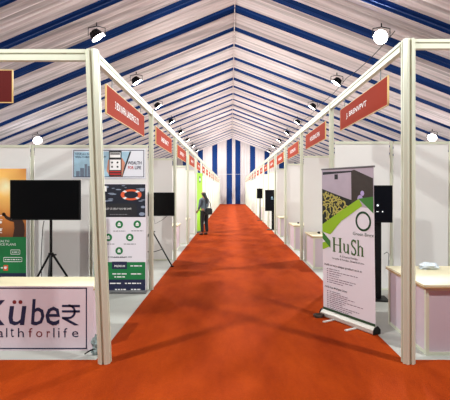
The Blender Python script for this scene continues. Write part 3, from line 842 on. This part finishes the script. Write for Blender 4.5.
def skin_mesh(name, verts, edges, radii, m, parent, root=0, sub=2):
    me = bpy.data.meshes.new(name); me.from_pydata(verts, edges, []); me.materials.append(m)
    o = bpy.data.objects.new(name, me); C.objects.link(o); o.parent = parent
    sk = o.modifiers.new('skin', 'SKIN'); sk.use_smooth_shade = True
    if not me.skin_vertices: pass
    lay = me.skin_vertices[0].data
    for i, r in enumerate(radii):
        lay[i].radius = r if isinstance(r, tuple) else (r, r); lay[i].use_root = (i == root)
    sb = o.modifiers.new('subsurf', 'SUBSURF'); sb.levels = sub; sb.render_levels = sub
    return o
# person, 1.66 m, facing local +X
def build_person(loc, rz):
    t = thing('person', 'person in grey shirt and black trousers standing on the carpet edge with black bag', 'person', loc, rz)
    SK = mat('skin', (150, 100, 76), .55); SH = mat('grey_shirt', (88, 98, 108), .8, noise=(8, .2)); TR = mat('black_trousers', (22, 22, 26), .8); HR = mat('black_hair', (14, 12, 12), .55); SHOE = mat('dark_shoe', (30, 26, 26), .6)
    V_, E_, R_ = [], [], []
    def add(p, r, par=None):
        V_.append(p); R_.append(r)
        if par is not None: E_.append((par, len(V_) - 1))
        return len(V_) - 1
    pel = add((0, 0, .90), (.10, .125)); wst = add((.01, 0, 1.05), (.085, .115), pel); ch = add((.02, 0, 1.24), (.10, .145), wst)
    sh = add((.03, 0, 1.36), (.075, .11), ch); nk = add((.045, 0, 1.43), .045, sh); hd0 = add((.065, 0, 1.50), (.062, .055), nk); hd = add((.075, 0, 1.57), (.085, .072), hd0); ht = add((.07, 0, 1.625), (.065, .058), hd)
    for s in (1, -1):
        hip = add((0, s*.09, .84), .085, pel); kn = add((.025 + .02*s, s*.09, .47), .055, hip); an = add((-.01 + .03*s, s*.09, .09), .038, kn); toe = add((.14 + .03*s, s*.10, .035), (.028, .035), an)
        shd = add((.03, s*.165, 1.34), .052, sh)
        if s > 0: pts = [((.05, .20, 1.08), .042), ((.18, .15, .93), .034), ((.245, .12, .90), .027)]
        else: pts = [((.06, -.21, 1.07), .042), ((.22, -.16, 1.04), .034), ((.285, -.14, 1.045), .027)]
        p = shd
        for q, r in pts: p = add(q, r, p)
        pr = Vector(pts[2][0]) - Vector(pts[1][0]); pr.normalize()
        wr = Vector(pts[2][0]); palm = wr + pr * .05; pa = add(tuple(palm), (.034, .018), p)
        side = Vector((-pr.y, pr.x, 0)).normalized()
        for i, L_ in enumerate((.065, .078, .072, .055)):
            o_ = palm + side * (.024 - .016 * i) + pr * .02
            f1 = add(tuple(o_), .010, pa); f2 = add(tuple(o_ + pr * L_ * .55 + Vector((0, 0, -.012))), .009, f1); add(tuple(o_ + pr * L_ * .85 + Vector((0, 0, -.035))), .008, f2)
        o_ = wr + pr * .03 + side * .03 * (1 if s < 0 else 1); th = add(tuple(o_), .011, pa); add(tuple(o_ + pr * .035 + side * .018 + Vector((0, 0, -.01))), .009, th)
    skin_mesh('body', V_, E_, R_, SK, t)
    # shirt
    V_, E_, R_ = [], [], []
    a = add((0, 0, .80), (.13, .16)); b2 = add((.01, 0, 1.05), (.115, .145), a); c = add((.02, 0, 1.24), (.125, .165), b2); d2 = add((.03, 0, 1.36), (.09, .12), c); add((.042, 0, 1.415), .055, d2)
    for s, e1, e2 in ((1, (.05, .20, 1.08), (.15, .165, .96)), (-1, (.06, -.21, 1.07), (.18, -.175, 1.045))):
        q = add((.03, s*.17, 1.34), .068, d2); q = add(e1, .058, q); add(e2, .047, q)
    skin_mesh('shirt', V_, E_, R_, SH, t)
    V_, E_, R_ = [], [], []
    a = add((0, 0, .95), (.105, .135))
    for s in (1, -1):
        h = add((0, s*.092, .82), .105, a); k = add((.025 + .02*s, s*.092, .47), .075, h); add((-.01 + .03*s, s*.092, .10), .062, k)
    skin_mesh('trousers', V_, E_, R_, TR, t)
    V_, E_, R_ = [], [], []
    a = add((.045, 0, 1.60), (.102, .09)); b2 = add((.02, 0, 1.53), (.082, .085), a); c = add((-.06, 0, 1.42), (.05, .075), b2); d2 = add((-.115, 0, 1.30), (.036, .07), c); add((-.12, 0, 1.17), (.024, .05), d2)
    skin_mesh('hair', V_, E_, R_, HR, t)
    for s in (1, -1):
        V_, E_, R_ = [], [], []
        a = add((-.03 + .03*s, s*.092, .045), (.045, .042)); b2 = add((.07 + .03*s, s*.095, .038), (.036, .044), a); add((.16 + .03*s, s*.10, .033), (.026, .036), b2)
        skin_mesh('shoe', V_, E_, R_, SHOE, t)
    # face
    FZ = 1.565; fx = .158
    mb = MB()
    for s in (1, -1): mb.tube([(fx - .010, s*.03, FZ), (fx + .002, s*.03, FZ)], [.010, .006], 8)
    mb.build('eyes', BLACK, t)
    MB().tube([(fx - .006, 0, FZ + .005), (fx + .022, 0, FZ - .03), (fx, 0, FZ - .036)], [.006, .012, .007], 8).build('nose', SK, t, smooth=True)
    MB().box(fx - .02, fx - .002, -.022, .022, FZ - .068, FZ - .060).build('mouth', mat('lips', (120, 62, 56), .5), t)
    for s in (1, -1): MB().tube([(.07, s*.072, FZ - .03), (.063, s*.083, FZ), (.068, s*.076, FZ + .022)], [.007, .012, .008], 8).build('ear', SK, t, smooth=True)
    return t
PX, PY = -1.0, 15.75
build_person((PX, PY, .006), PI - .75)
bg = thing('handbag', 'black shoulder bag hanging at the standing persons back', 'bag', (PX + .17, PY - .22, 0), PI - .75)
mb = MB().prism([(-.13, .78), (.13, .78), (.15, .86), (.13, 1.0), (.06, 1.03), (-.06, 1.03), (-.13, 1.0), (-.15, .86)], 'x', -.055, .055)
o = mb.build('pouch', BLACK, bg, bevel=.02)
MB().tube([(.0, .13, .98), (.06, .12, 1.25), (.14, .02, 1.455), (.15, -.08, 1.40), (.06, -.13, 1.2), (.0, -.13, .98)], .012, 6).build('strap', BLACK, bg)
